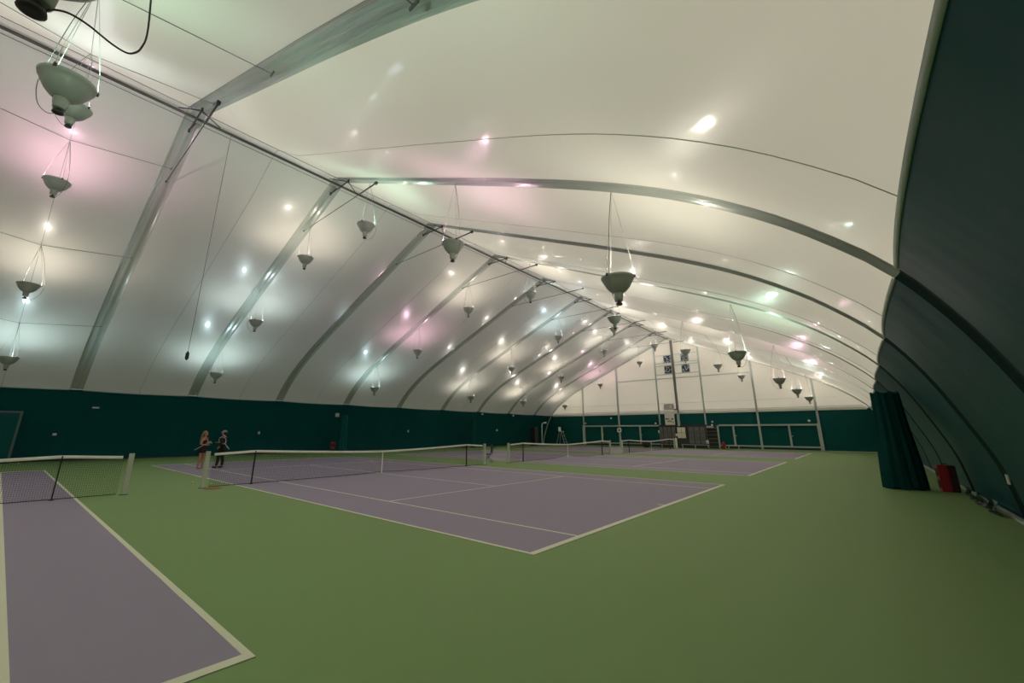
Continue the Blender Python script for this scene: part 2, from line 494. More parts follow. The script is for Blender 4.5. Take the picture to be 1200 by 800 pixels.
# ------------------------------------------------------------------ uplights
LX = [12.25, 7.0, 1.75, -3.5, -8.8, -14.1]
LZ = [4.92, 7.35, 9.80, 9.85, 7.58, 5.15]
LZ0 = [4.84, 7.10, 9.70, 9.80, 7.38, 5.00]
LY = [-14.1, -5.7, 2.7, 13.9, 25.1, 33.8, 42.9]  # first row is unseen, added to light the near roof and floor
WARM = (1.0, 0.89, 0.77); CYAN = (0.70, 0.95, 1.0); PINK = (1.0, 0.58, 0.78); GREEN = (0.62, 1.0, 0.76); WHITE = (1.0, 0.94, 0.86)
TINT = {
    -14.1: [WARM, WARM, WHITE, WARM, WARM, WHITE],
    -5.7: [GREEN, (0.55, 1.0, 0.72), (0.82, 1.0, 1.0), PINK, WARM, CYAN],
    2.7: [(1.0, 0.95, 0.80), PINK, GREEN, WARM, (0.78, 0.95, 1.0), CYAN],
    13.9: [GREEN, WHITE, WARM, WARM, PINK, CYAN],
    25.1: [PINK, WARM, WHITE, (0.66, 0.90, 1.0), WARM, WHITE],
    33.8: [(0.85, 0.95, 0.95), WHITE, WARM, WHITE, WARM, WARM],
    42.9: [WARM, (1, 0.9, 0.82), WHITE, WHITE, PINK, (1.0, 0.88, 0.78)],
}
bowl_prof = [(0.09, -0.36), (0.11, -0.352), (0.17, -0.31), (0.24, -0.23), (0.295, -0.13), (0.325, -0.06), (0.338, -0.05), (0.350, 0.0),
             (0.343, 0.003), (0.330, -0.04), (0.285, -0.125), (0.23, -0.215), (0.16, -0.29), (0.07, -0.33)]
def smooth3(P, per):
    out = []
    for i in range(len(P)-1):
        p0, p1, p2, p3 = P[max(i-1, 0)], P[i], P[i+1], P[min(i+2, len(P)-1)]
        for k in range(per):
            t = k/per
            out.append(0.5*((2*p1)+(p2-p0)*t+(2*p0-5*p1+4*p2-p3)*t*t+(3*p1-p0-3*p2+p3)*t**3))
    out.append(P[-1])
    return out
def beam(ld):
    # photometric distribution of the reflector lamp: wide beam, weaker straight up than to the sides
    ld.use_nodes = True
    nt = ld.node_tree
    em = nt.nodes['Emission']
    tc = nt.nodes.new('ShaderNodeTexCoord')
    sp_ = nt.nodes.new('ShaderNodeSeparateXYZ')
    nt.links.new(tc.outputs['Normal'], sp_.inputs[0])
    ab = nt.nodes.new('ShaderNodeMath'); ab.operation = 'ABSOLUTE'
    nt.links.new(sp_.outputs['Z'], ab.inputs[0])
    mr = nt.nodes.new('ShaderNodeMapRange')
    mr.inputs[1].default_value = 0.45; mr.inputs[2].default_value = 1.0
    mr.inputs[3].default_value = 1.1; mr.inputs[4].default_value = 0.62
    nt.links.new(ab.outputs[0], mr.inputs[0])
    nt.links.new(mr.outputs[0], em.inputs['Strength'])
def make_lamp(hang):
    root = bpy.data.objects.new('pendant_uplight', None)
    C.objects.link(root)
    MB().lathe(bowl_prof, 28, (0, 0, 0), cap1=True).build('reflector', M['lamp_grey'], root)
    nk = MB().lathe([(0.10, -0.345), (0.092, -0.38), (0.082, -0.52), (0.070, -0.535)], 16, cap0=True, cap1=True).build('neck', M['lamp_grey'], root)
    MB().lathe([(0.035, -0.545), (0.035, -0.565), (0.065, -0.58), (0.07, -0.61), (0.045, -0.625)], 14, cap0=True, cap1=True).build('socket', M['lamp_dark'], nk)
    for a in (0.3, 0.3+2*PI/3, 0.3+4*PI/3):
        x, y = 0.348*math.cos(a), 0.348*math.sin(a)
        MB().box(x-0.018, x+0.018, y-0.018, y+0.018, -0.035, 0.02).build('clip', M['lamp_dark'], root)
        mb = MB().tube([(x, y, 0.0), (x*0.9, y*0.9, 0.35)], 0.007, 5)  # lower stretch thicker, standing in for light caught near the bowl
        mb.tube([(x*0.9, y*0.9, 0.35), (0, 0, hang)], 0.0045, 5)
        mb.build('suspension_cord', M['pale_wire'], root)
    cp = [Vector(q) for q in [(0.0, 0.0, -0.60), (0.12, 0.07, -0.62), (0.26, 0.16, -0.48), (0.355, 0.21, -0.22), (0.37, 0.22, 0.02), (0.33, 0.20, 0.30), (0.20, 0.12, hang*0.6), (0.02, 0.01, hang-0.05)]]
    mb = MB().tube(smooth3(cp, 4), 0.006, 5)
    mb.build('power_cord', M['wire'], root)
    return root
cols = ['closest to the right wall', 'second from the right wall', 'just right of the ridge', 'just left of the ridge', 'second from the left wall', 'closest to the left wall']
rown = ['unseen, added for light behind the camera', 'in the nearest row', 'second row from the camera', 'third row from the camera', 'fourth row from the camera',
        'fifth row from the camera', 'in the row against the end wall']
protos = {}
for j, ly in enumerate(LY):
    for i, lx in enumerate(LX):
        zc = z_at(lx-XC)-0.08
        if j in (1, 5): zc -= 0.35
        lz = LZ0[i] if j == 1 else LZ[i]
        h = round(zc-lz, 1)
        if h in protos: o = copy_tree(protos[h])
        else: o = protos[h] = make_lamp(h)
        o.location = (lx, ly, lz); o.rotation_euler = (0, 0, (i*1.3+j*2.1) % 6)
        if j == 1 and i == 0:      # its cord is the long loop built below
            for ch in list(o.children):
                if ch.name.startswith('power_cord'): bpy.data.objects.remove(ch)
        tag(o, 'grey bell uplight %s, %s' % (cols[i], rown[j]), 'ceiling lamp', 'bell shaped uplights hanging in rows from the ribs')
        ld = bpy.data.lights.new('lamp_light', 'POINT')
        ld.shadow_soft_size = 0.13; ld.energy = LAMP_W; ld.color = TINT[ly][i]
        beam(ld)
        lo = bpy.data.objects.new('lamp_light', ld); C.objects.link(lo)
        lo.location = (lx, ly, lz-0.06)
# longitudinal wires that carry the mid-bay rows
for j, (y0, y1) in ((1, (-8.5, -2.9)), (5, (30.7, 36.3))):
    for i, lx in enumerate(LX):
        u = abs(lx-XC)
        zc = z_at(u)-0.10
        mb = MB().tube([(lx, y0, zc), (lx, (y0+y1)/2, zc-0.36), (lx, y1, zc)], 0.009, 5)
        mb.box(lx-0.09, lx+0.09, y1-0.03, y1+0.0, zc-0.02, zc+0.02)
        tag(mb.build('carrier_wire', M['wire']), 'thin wire above the uplight %s, %s' % (cols[i], rown[j]), 'wire', 'wires that carry uplights between ribs')
# black power cable looping from the nearest lamp
pts = [(12.25, -5.70, 4.28), (12.25, -5.66, 4.265), (12.25, -5.63, 4.31), (12.25, -5.575, 4.345), (12.25, -5.52, 4.35), (12.25, -5.45, 4.335), (12.25, -5.39, 4.31), (12.25, -5.32, 4.285), (12.25, -5.25, 4.28), (12.25, -5.21, 4.32), (12.25, -5.19, 4.38), (12.25, -5.18, 4.51), (12.25, -5.21, 4.81), (12.25, -5.27, 5.3), (12.25, -5.36, 6.2), (12.25, -5.45, 6.78)]
mb = MB().tube(smooth3([Vector(q) for q in pts], 4), 0.0065, 6)
tag(mb.build('power_cable', M['cable']), 'black cable hanging in a loop beside the top left uplight', 'cable')
# hanging rope from the ridge
mb = MB().tube([(XC, -1.75, ZR), (XC, -1.75, 4.25)], 0.008, 5)
r = tag(mb.build('hanging_rope', M['wire']), 'thin rope hanging from the ridge over the left court', 'rope')
MB().lathe([(0.01, 0.12), (0.05, 0.05), (0.055, -0.12), (0.02, -0.18)], 10, (XC, -1.75, 4.14), True, True).build('weight', M['lamp_dark'], r)

# ------------------------------------------------------------------ nets
def net(c, near_label, group, pk=0.05):
    yL, yR = c-0.914, c+W+0.914
    root = thing('tennis_net', (0, (yL+yR)/2, 0), near_label, 'tennis net', group)
    oy = (yL+yR)/2
    sa, sb = c+SGL-0.914-oy, c+W-SGL+0.914-oy
    a, b = yL-oy, yR-oy
    def top(y):
        if y <= sa: return 1.01+0.07*(y-a)/(sa-a)
        if y >= sb: return 1.01+0.07*(b-y)/(b-sb)
        t = abs(y)/sb
        return 0.914+(1.08-0.914)*(t**1.35)
    for y in (a, b):
        p = MB().box(-0.055, 0.055, y-0.055, y+0.055, 0, 1.08).build('post', M['white_post'], root, 0.008)
        MB().box(-0.09, 0.09, y-0.09, y+0.09, 0.0, 0.012).build('base_plate', M['dark_steel'], p)
    a2, b2 = a+0.16, b-0.16
    n = 280
    ys = [a2+(b2-a2)*i/n for i in range(n+1)]
    mb = MB()
    t = 0.0017
    for i, y in enumerate(ys):
        mb.box(-t, t, y-t, y+t, 0.03+pk*math.exp(-abs(y)/0.7), top(y)-0.02)
    for k in range(22):
        f = k/22
        for i in range(0, n, 8):
            y0, y1 = ys[i], ys[min(i+8, n)]
            b0 = 0.03+pk*math.exp(-abs(y0)/0.7); b1 = 0.03+pk*math.exp(-abs(y1)/0.7)
            z0 = b0+(top(y0)-0.02-b0)*f; z1 = b1+(top(y1)-0.02-b1)*f
            q = len(mb.v)
            mb.v += [(0, y0, z0-t), (0, y1, z1-t), (0, y1, z1+t), (0, y0, z0+t), (-t, y0, z0), (-t, y1, z1), (t, y1, z1), (t, y0, z0)]
            mb.f += [(q, q+1, q+2, q+3), (q+4, q+5, q+6, q+7)]; mb.sm += [False, False]
    mb.build('net_mesh', M['net'], root)
    rows = []
    for y in [a2+0.02+(b2-a2-0.04)*i/60 for i in range(61)]:
        z = top(y); wv = 0.004*math.sin(y*9)
        rows.append([(-0.012, y, z-0.075), (-0.016, y, z-0.04), (-0.01+wv, y, z), (0.01+wv, y, z), (0.016, y, z-0.04), (0.012, y, z-0.075)])
    MB().grid(rows).build('top_band', M['band'], root)
    mb = MB().tube([(0, a, 1.0)]+[(0, a2, top(a2)-0.02)], 0.006, 5).tube([(0, b2, top(b2)-0.02), (0, b, 1.0)], 0.006, 5)
    mb.build('headline_cable', M['net'], root)
    mb = MB().tube([(0, y, 0.03+pk*math.exp(-abs(y)/0.7)) for y in [a2+(b2-a2)*i/30 for i in range(31)]], 0.009, 5)
    mb.build('bottom_cord', M['net'], root)
    MB().box(-0.014, 0.014, -0.025, 0.025, 0.0, 0.90).build('centre_strap', M['band'], root)
    for y in (sa, sb):
        MB().box(-0.03, 0.03, y-0.014, y+0.014, 0.0, 1.06).box(-0.07, 0.07, y-0.05, y+0.05, 0, 0.012).build('singles_stick', M['black'], root)
    return root
net(C1, 'tennis net across the left court nearest the camera', 'tennis nets')
net(C2, 'tennis net across the middle court beside the two players', 'tennis nets')
net(C3, 'tennis net across the third court, behind the middle one', 'tennis nets', 0.25)
net(C4, 'farthest tennis net in front of the grey lobby panels', 'tennis nets')

# ------------------------------------------------------------------ bunched divider curtains
def curtain(name, cx, cy, r, h, label, mt, sy=1.0, seed=1):
    rnd = random.Random(seed)
    n = 72; rows = []
    ph = [rnd.uniform(0, 6.28) for _ in range(5)]
    for i in range(22):
        t = i/21; z = 0.02+h*t
        ring = []
        rr = r*(1.12-0.30*t+0.05*math.sin(5*t+ph[0]))
        for kk in range(n+1):
            a = 2*PI*kk/n
            fold = 0.07*math.sin(11*a+ph[1]+1.2*t)+0.05*math.sin(17*a+ph[2]-0.8*t)+0.05*math.sin(3*a+ph[3])
            q = rr*(1+fold)
            ring.append((q*math.cos(a), sy*q*math.sin(a), z+(0.04*math.sin(7*a+ph[4]) if i in (0, 21) else 0) - (0.0 if i else 0)))
        rows.append(ring)
    rows[0] = [(x, y, max(0.0, z)) for x, y, z in rows[0]]
    mb = MB().grid(rows)
    mb.poly([p for p in rows[-1][:-1]])
    o = mb.build(name, mt)
    o.location = (cx, cy, 0)
    return tag(o, label, 'curtain')
curtain('divider_curtain', 16.42, 13.75, 0.44, 2.98, 'tall dark green divider curtain bunched up beside the right wall', M['curtain'], 0.9)
oc = curtain('divider_curtain', -18.0, 13.75, 0.30, 3.0, 'slim dark green divider curtain gathered against the left wall', M['green_cloth'], seed=4)
oc = curtain('divider_curtain', -18.0, 29.6, 0.26, 3.0, 'slim green curtain gathered against the far part of the left wall', M['green_cloth'], seed=6)
# ties around the big one
# ------------------------------------------------------------------ things along the walls
rb = thing('floor_box', (17.42, 13.75, 0), 'red upright box standing on the floor at the right wall', 'box')
rb.rotation_euler = (0, 0, 0.12)
MB().box(-0.16, 0.20, -0.16, 0.16, 0.0, 0.76).build('housing', M['dark_red'], rb, 0.02)  # darker red puts the shade of the side into its colour
MB().box(-0.20, -0.155, -0.16, 0.16, 0.0, 0.77).box(-0.20, 0.02, -0.175, -0.155, 0.0, 0.77).build('front_cover', M['red'], rb, 0.008)
MB().box(-0.215, -0.195, -0.10, 0.10, 0.44, 0.66).box(-0.215, -0.195, -0.10, 0.10, 0.10, 0.32).build('recess', M['dark_red'], rb, 0.004)
MB().tube([(-0.08, 0.0, 0.75), (-0.06, 0, 0.80), (0.06, 0, 0.80), (0.08, 0, 0.75)], 0.012, 6).build('handle', M['dark_red'], rb)
rb = thing('floor_box', (-18.25, 13.0, 0), 'small red box on a stand by the left wall beside the slim curtain', 'box')
MB().box(-0.10, 0.12, -0.17, 0.17, 0.30, 0.82).build('housing', M['red'], rb, 0.04)
MB().lathe([(0.11, 0), (0.13, 0.02)], 16, (0, 0, 0)).build('dial', M['dark_red'], rb)
MB().box(0.12, 0.135, -0.10, 0.10, 0.48, 0.70).build('recess', M['dark_red'], rb)
MB().tube([(0, -0.18, 0), (0, -0.18, 0.32)], 0.02, 6).build('leg', M['dark_steel'], rb)
MB().tube([(0, 0.18, 0), (0, 0.18, 0.32)], 0.02, 6).build('leg', M['dark_steel'], rb)

# pale fittings on the left wall
def wall_x(side, z, extra=0.0):
    for i in range(1, len(HALF)):
        if HALF[i].y <= z:
            a, b = HALF[i-1], HALF[i]
            return XC+side*(a.x+(b.x-a.x)*(a.y-z)/(a.y-b.y)-extra)
    return XC+side*(18.85-extra)
def fitting(y, z, sy, sz, label):
    x = wall_x(-1, z, 0.34)
    MBX = MB().box(x-0.30, x-0.02, y-0.015, y+0.015, z-0.015, z+0.015).build('wall_fitting', M['steel'])
    MB().box(x-0.02, x+0.03, y-sy/2, y+sy/2, z-sz/2, z+sz/2).build('face_plate', M['grey_patch'], MBX)
    tag(MBX, label, 'wall fitting')
fitting(-3.24, 1.48, 0.16, 0.12, 'small pale fitting on the green wall behind the left net')
fitting(-1.88, 3.0, 0.30, 0.08, 'small grey bar high on the green wall above the left court')
fitting(7.48, 1.57, 0.12, 0.20, 'small pale fitting on the green wall above the middle net')
fitting(21.3, 1.74, 0.14, 0.22, 'small pale fitting on the green wall between the two slim curtains')
fitting(34.8, 1.9, 0.16, 0.22, 'small pale fitting on the green wall beyond the last slim curtain')
fitting(13.3, 3.05, 0.34, 0.30, 'grey box at the top of the nearer slim curtain on the left wall')
# floodlight-like small lamps at the top of the left green wall, far end
for y, nm in ((31.2, 'nearer'), (37.0, 'farther')):
    x = wall_x(-1, 3.7, 0.35)
    o = MB().box(x-0.28, x-0.03, y-0.02, y+0.02, 3.70, 3.74).build('wall_spotlight', M['steel'])
    MB().lathe([(0.05, -0.12), (0.11, -0.05), (0.11, 0.05), (0.04, 0.10)], 12, (x, y, 3.72), True, True).build('lamp_head', M['globe'], o)
    tag(o, 'small pale lamp at the top of the left green wall, the %s of two' % nm, 'wall lamp')

# door in the left wall
dx = XC-17.9
db = MB().box(dx-0.06, dx, -7.6, -4.76, 0, 2.60)
d = struct(db.build('door_1', M['green_cloth']), 'dark teal door panel in the left wall')
fr = MB().box(dx-0.10, dx+0.05, -4.76, -4.66, 0, 2.70).box(dx-0.10, dx+0.05, -7.7, -7.6, 0, 2.70).box(dx-0.10, dx+0.05, -7.6, -4.76, 2.60, 2.70)
fr.build('door_frame', mat('door_frame_grey', (0.07, 0.10, 0.115), 0.5), d)
MB().box(dx+0.0, dx+0.02, -7.55, -4.80, 2.25, 2.58).build('lintel_panel', M['green_liner'], d)

# baseboards: pale ground rail along the sides
for side, nm in ((-1, 'baseboard_left'), (1, 'baseboard_right')):
    x = XC+side*18.80
    x0, x1 = sorted((x, x-side*0.09))
    struct(MB().box(x0, x1, RIBS[0], END-0.1, 0, 0.05).build(nm, M['steel' if side > 0 else 'dark_steel']))
# pale tag and crumpled clear film at the foot of the right wall
x = wall_x(1, 0.95, 0.30)
o = MB().box(x, x+0.012, 6.02, 6.20, 0.86, 1.02).build('paper_tag', M['grey_patch'], None)
tag(o, 'small pale paper tag on the green right wall', 'tag')
rows = []
rnd = random.Random(3)
for i in range(24):
    y = 8.6+i*0.15
    r_ = []
    for k_ in range(7):
        z = 0.02+0.035*k_*(1+0.5*math.sin(i*0.7))
        r_.append((wall_x(1, max(z, 0.05), 0.26)-0.05+0.05*math.sin(i*1.7+k_)+rnd.uniform(-.02, .02), y+rnd.uniform(-.03, .03), z))
    rows.append(r_)
film = MB().grid(rows, smooth=False).build('plastic_film', mat('crumpled_film', (0.008, 0.03, 0.028), 0.3, spec=0.4))
tag(film, 'crumpled dark plastic film lying along the foot of the right wall', 'plastic film')

# ------------------------------------------------------------------ lobby area at the end wall
YB = END-0.42
def panel_unit(x0, x1, z1, cols_, label, door_z=0.5):
    root = thing('folding_partition', ((x0+x1)/2, YB, 0), label, 'partition')
    cx = (x0+x1)/2; hw = (x1-x0)/2
    MB().box(-hw, hw, 0.0, 0.08, 0, z1).build('frame', M['grey_dark'], root)
    wpan = 2*hw/cols_
    for i in range(cols_):
        a = -hw+i*wpan+0.05; b = a+wpan-0.10
        p = MB().box(a, b, -0.04, 0.0, door_z, z1-0.10).build('leaf', M['grey_panel'], root, 0.01)
        for zz in (0.30, 0.62):
            MB().box(a+0.10, b-0.10, -0.05, -0.038, door_z+(z1-door_z)*zz-0.25, door_z+(z1-door_z)*zz+0.25).build('recess', mat('recess_grey', (0.11, 0.115, 0.11), 0.6) if 'recess_grey' not in bpy.data.materials else bpy.data.materials['recess_grey'], p)
    return root
panel_unit(-2.9, -0.95, 2.42, 4, 'grey partition of four tall leaves left of the mast')
panel_unit(0.42, 2.22, 2.42, 3, 'grey partition of three tall leaves right of the mast')
mid = MB().box(-0.85, 0.40, YB-0.0, YB+0.1, 0, 2.38).build('back_panel', M['grey_dark'])
tag(mid, 'dark panel behind the cream notice board', 'panel')
nb = MB().box(-0.78, 0.14, YB-0.10, YB, 1.06, 2.30).build('notice_board', M['dark_steel'])
tag(nb, 'board with four cream sheets at the middle of the end wall', 'notice board')
for i in range(2):
    for j in range(2):
        x0 = -0.76+0.46*i; z0 = 1.08+0.61*j
        MB().box(x0, x0+0.43, YB-0.125, YB-0.10, z0, z0+0.58).build('sheet', M['beige'], nb)
# shelf rack
rk = thing('shelf_rack', (2.95, YB-0.15, 0), 'dark open rack with shelves right of the grey partitions', 'shelf rack')
for x in (-0.60, 0.60):
    for y in (-0.15, 0.2):
        MB().box(x-0.035, x+0.035, y-0.035, y+0.035, 0, 2.45).build('upright', M['steel' if x > 0 else 'dark_steel'], rk)
for z in (0.25, 0.65, 1.05, 1.45, 1.85, 2.2):
    MB().box(-0.58, 0.58, -0.17, 0.22, z-0.03, z+0.03).build('shelf', M['grey_panel'], rk)
MB().box(-0.58, 0.58, 0.22, 0.24, 0.1, 2.4).build('back_board', M['grey_dark'], rk)
bx = MB().box(2.45, 3.1, YB-0.28, YB, 2.232, 2.40).build('storage_box', M['grey_patch'])
tag(bx, 'pale box on the top shelf of the dark rack', 'box')
bx = MB().box(2.55, 3.35, YB-0.28, YB, 1.882, 1.98).build('equipment_bag', M['dark_red'])
tag(bx, 'dark red bag lying on the upper shelf of the rack', 'bag')
# signs
ps = MB().box(-2.03, -0.92, YB-0.14, YB-0.10, 2.55, 3.97).box(-1.9, -1.84, YB-0.10, END-0.02, 3.7, 3.76).box(-1.1, -1.04, YB-0.10, END-0.02, 3.7, 3.76).build('poster_board', M['poster'])
tag(ps, 'tall white poster board above the left grey partition', 'poster')
MB().box(-1.95, -1.72, YB-0.155, YB-0.14, 3.16, 3.30).box(-1.70, -1.50, YB-0.155, YB-0.14, 3.19, 3.28).box(-1.28, -1.06, YB-0.155, YB-0.14, 3.14, 3.29).build('dark_emblem', M['black'], ps)
MB().box(-1.75, -1.25, YB-0.155, YB-0.14, 2.86, 3.08).build('pink_print', M['pink'], ps)
MB().box(-1.22, -1.02, YB-0.155, YB-0.14, 2.72, 2.98).build('grey_print', M['grey_patch'], ps)
tag(MB().box(-2.05, -0.85, YB-0.08, YB-0.04, 4.28, 4.95).box(-1.95, -1.0, YB-0.04, END-0.13, 4.40, 4.80).build('grey_board', M['grey_patch']), 'blank grey rectangular board above the white poster', 'board')
sg = MB().box(-8.25, -7.70, END-0.27, END-0.235, 1.72, 2.20).build('notice_sign', M['globe'])
tag(sg, 'small white square sign on a post of the end wall', 'sign')
MB().box(-8.10, -7.86, END-0.28, END-0.27, 1.84, 2.08).build('printed_mark', M['grey_panel'], sg)
# small round white lamps and clocks
from_px = [(-12.75, 2.85, 'on the end wall above the left end of the rail'), (-9.0, 3.45, 'on the green panels left of the sign post'), (-3.3, 2.75, 'above the rail just left of the grey partition'),
           (3.0, 2.85, 'above the shelf rack'), (11.7, 2.85, 'by the right end of the rail')]
for x, z, s in from_px:
    o = MB().box(x-0.02, x+0.02, END-0.16, END-0.02, z-0.02, z+0.02).build('wall_lamp', M['steel'])
    MB().sphere((x, END-0.22, z), 0.11, 12, 8).build('globe', M['globe'], o)
    tag(o, 'small white globe lamp %s' % s, 'wall lamp', 'small white lamps along the end wall')
for x, z, sx, sz, s in [(-2.88, 1.78, 0.10, 0.32, 'at the left edge of the grey partition'), (-0.86, 1.42, 0.20, 0.30, 'between the grey partition and the cream notice board'), (2.42, 0.72, 0.26, 0.36, 'low on the left upright of the rack')]:
    yo = -0.13 if x > 2 else 0.0
    xx = x; yf = YB-0.42 if x > 2 else YB-0.22; yb = YB-0.335 if x > 2 else YB-0.045
    o = MB().box(x-sx/2, x+sx/2, yf, yb, z-sz/2, z+sz/2).build('dispenser', M['globe'], None, 0.02)
    MB().box(x-sx/3, x+sx/3, yf-0.015, yf, z-sz/3, z-sz/5).build('slot', M['grey_dark'], o)
    tag(o, 'small white dispenser %s' % s, 'dispenser')
o = MB().sphere((3.35-0.32, YB-0.22, 2.50), 0.10, 10, 8).build('white_ball', M['globe'])
tag(o, 'white ball resting on top of the boxes of the rack', 'ball')
sp = MB().box(-0.80, -0.56, END-0.60, END-0.40, 3.85, 4.25).build('loudspeaker', M['globe'], None, 0.02)
MB().box(-0.84, -0.60, END-0.62, END-0.50, 4.25, 4.34).build('black_cap', M['black'], sp)
tag(sp, 'small white loudspeaker beside the mast at the end wall', 'loudspeaker')
# benches
def bench(x0, x1, y, label, h=0.42):
    r = thing('bench', ((x0+x1)/2, y, 0), label, 'bench')
    hw = (x1-x0)/2
    MB().box(-hw, hw, -0.15, 0.15, h-0.05, h).build('seat', M['steel'], r, 0.01)
    n = max(2, int(hw*2/1.4)+1)
    for i in range(n):
        x = -hw+0.1+(2*hw-0.2)*i/(n-1)
        MB().box(x-0.03, x+0.03, -0.12, -0.06, 0, h-0.05).box(x-0.03, x+0.03, 0.06, 0.12, 0, h-0.05).build('leg', M['steel'], r)
bench(-4.2, -0.8, END-0.95, 'long low grey bench left of the mast')
bench(-0.3, 2.6, END-0.95, 'long low grey bench right of the mast')
bench(4.35, 5.5, END-0.8, 'short low bench right of the red barrel', 0.40)
rb = MB().lathe([(0.14, 0), (0.17, 0.03), (0.17, 0.60), (0.13, 0.70), (0.07, 0.74), (0.06, 0.80)], 16, (0, 0, 0), True, True).build('red_barrel', M['red'])
rb.location = (3.98, END-0.75, 0)
tag(rb, 'red barrel standing on the floor right of the rack', 'barrel')
cn = MB().lathe([(0.13, 0), (0.13, 0.02), (0.09, 0.03), (0.03, 0.36)], 14, (0, 0, 0), True, True).build('marker_cone', M['orange'])
cn.location = (4.2, END-1.0, 0)
tag(cn, 'small orange cone in front of the red barrel', 'cone')
# dark bag behind the far net
bg = MB().sphere((0, 0, 0.34), 0.34, 16, 10, 1.6, 0.7, 1.0).build('sports_bag', M['black'])
bg.location = (-4.1, END-1.6, 0)
MB().tube([(-0.3, 0, 0.62), (-0.2, 0, 0.80), (0.2, 0, 0.80), (0.3, 0, 0.62)], 0.02, 6).build('handle', M['black'], bg)
tag(bg, 'dark rounded sports bag behind the farthest net', 'bag')
wp = MB().box(-0.09, 0.09, -0.09, 0.09, 0, 1.12).build('padded_post', M['globe'], None, 0.02)
wp.location = (0.12, C4+W+1.25, 0)
MB().box(-0.13, 0.13, -0.13, 0.13, 0, 0.03).build('base_plate', M['dark_steel'], wp)
tag(wp, 'thick white padded post beside the farthest net', 'post')

# far left corner: stand lamp, step ladder, dark cabinet
lp = thing('lamp_post', (-16.0, 40.2, 0), 'slim grey post with a small lamp head in the far left corner', 'lamp post')
MB().lathe([(0.16, 0), (0.16, 0.03), (0.06, 0.05)], 14, (0, 0, 0), True, True).build('base', M['dark_steel'], lp)
MB().tube([(0, 0, 0.03), (0, 0, 2.60)], 0.075, 8).build('pole', M['steel'], lp)
MB().tube([(0, 0, 2.60), (0.05, 0.0, 2.72), (0.25, 0.1, 2.86), (0.55, 0.25, 2.84)], [0.05, 0.05, 0.09, 0.11], 8).build('lamp_head', M['globe'], lp)
ch = thing('umpire_ladder', (-15.9, 44.6, 0), 'tall thin ladder chair in the far left corner', 'umpire chair')
for x, y, tx in ((-0.55, -0.4, -0.15), (-0.55, 0.4, -0.15), (0.75, -0.4, 0.2), (0.75, 0.4, 0.2)):
    MB().tube([(x, y, 0), (tx, y*0.5, 1.75)], 0.03, 6).build('leg', M['steel'], ch)
MB().box(-0.25, 0.28, -0.28, 0.28, 1.75, 1.82).build('seat', M['steel'], ch)
MB().box(-0.25, -0.20, -0.28, 0.28, 1.82, 2.35).build('backrest', M['globe'], ch)
for z in (0.4, 0.8, 1.2):
    f = z/1.75
    MB().tube([(0.75-0.55*f, -0.4+0.2*f, z), (0.75-0.55*f, 0.4-0.2*f, z)], 0.02, 6).build('rung', M['steel'], ch)
cb = thing('score_cabinet', (-17.0, 39.9, 0), 'dark upright cabinet in the far left corner beside the lamp post', 'cabinet')
MB().box(-0.45, 0.35, -0.35, 0.35, 0, 2.35).build('body', M['grey_dark'], cb, 0.02)
MB().box(-0.35, 0.0, -0.37, -0.35, 0.2, 2.2).build('door', M['black'], cb)
MB().box(0.02, 0.30, -0.37, -0.35, 0.2, 2.2).build('door', M['black'], cb)

# folding chair by the third net's near post
fc = thing('folding_chair', (-1.15, 13.45, 0), 'dark folding chair beside the near post of the third net', 'chair', rz=0.5)
MB().box(-0.24, 0.22, -0.22, 0.22, 0.43, 0.47).build('seat', M['black'], fc, 0.01)
MB().box(0.20, 0.24, -0.22, 0.22, 0.55, 0.98).build('backrest', M['black'], fc, 0.01)
for y in (-0.21, 0.21):
    MB().tube([(-0.24, y, 0), (0.22, y, 0.55), (0.23, y, 0.98)], 0.014, 6).build('leg', M['dark_steel'], fc)
    MB().tube([(0.28, y, 0), (-0.18, y, 0.45)], 0.014, 6).build('leg', M['dark_steel'], fc)

# ------------------------------------------------------------------ balls and marker disc
def ball(x, y, label, z=0.0335):
    o = MB().sphere((0, 0, 0), 0.0335, 14, 10).build('tennis_ball', M['ball'])
    o.location = (x, y, z+0.0005)
    tag(o, label, 'tennis ball', 'tennis balls lying on the floor')
ball(-1.57, -0.79, 'yellow tennis ball on the green floor left of the middle net post')
mk = MB().lathe([(0.24, 0), (0.235, 0.012), (0.10, 0.05), (0.05, 0.052)], 28, (0, 0, 0), True, True).build('marker_disc', M['orange'])
mk.location = (0.32, -0.72, 0)
tag(mk, 'flat orange marker disc on the floor beside the middle net post', 'marker disc')
ball(-0.72, -0.49, 'yellow tennis ball beside the orange marker disc', 0.0335)
ball(-18.1, -4.33, 'tennis ball on the green floor behind the left net')
ball(-16.9, 7.27, 'leftmost of three tennis balls behind the middle court by the left wall')
ball(-16.0, 8.13, 'middle one of three tennis balls behind the middle court by the left wall')
ball(-14.96, 10.74, 'rightmost of three tennis balls behind the middle court by the left wall')

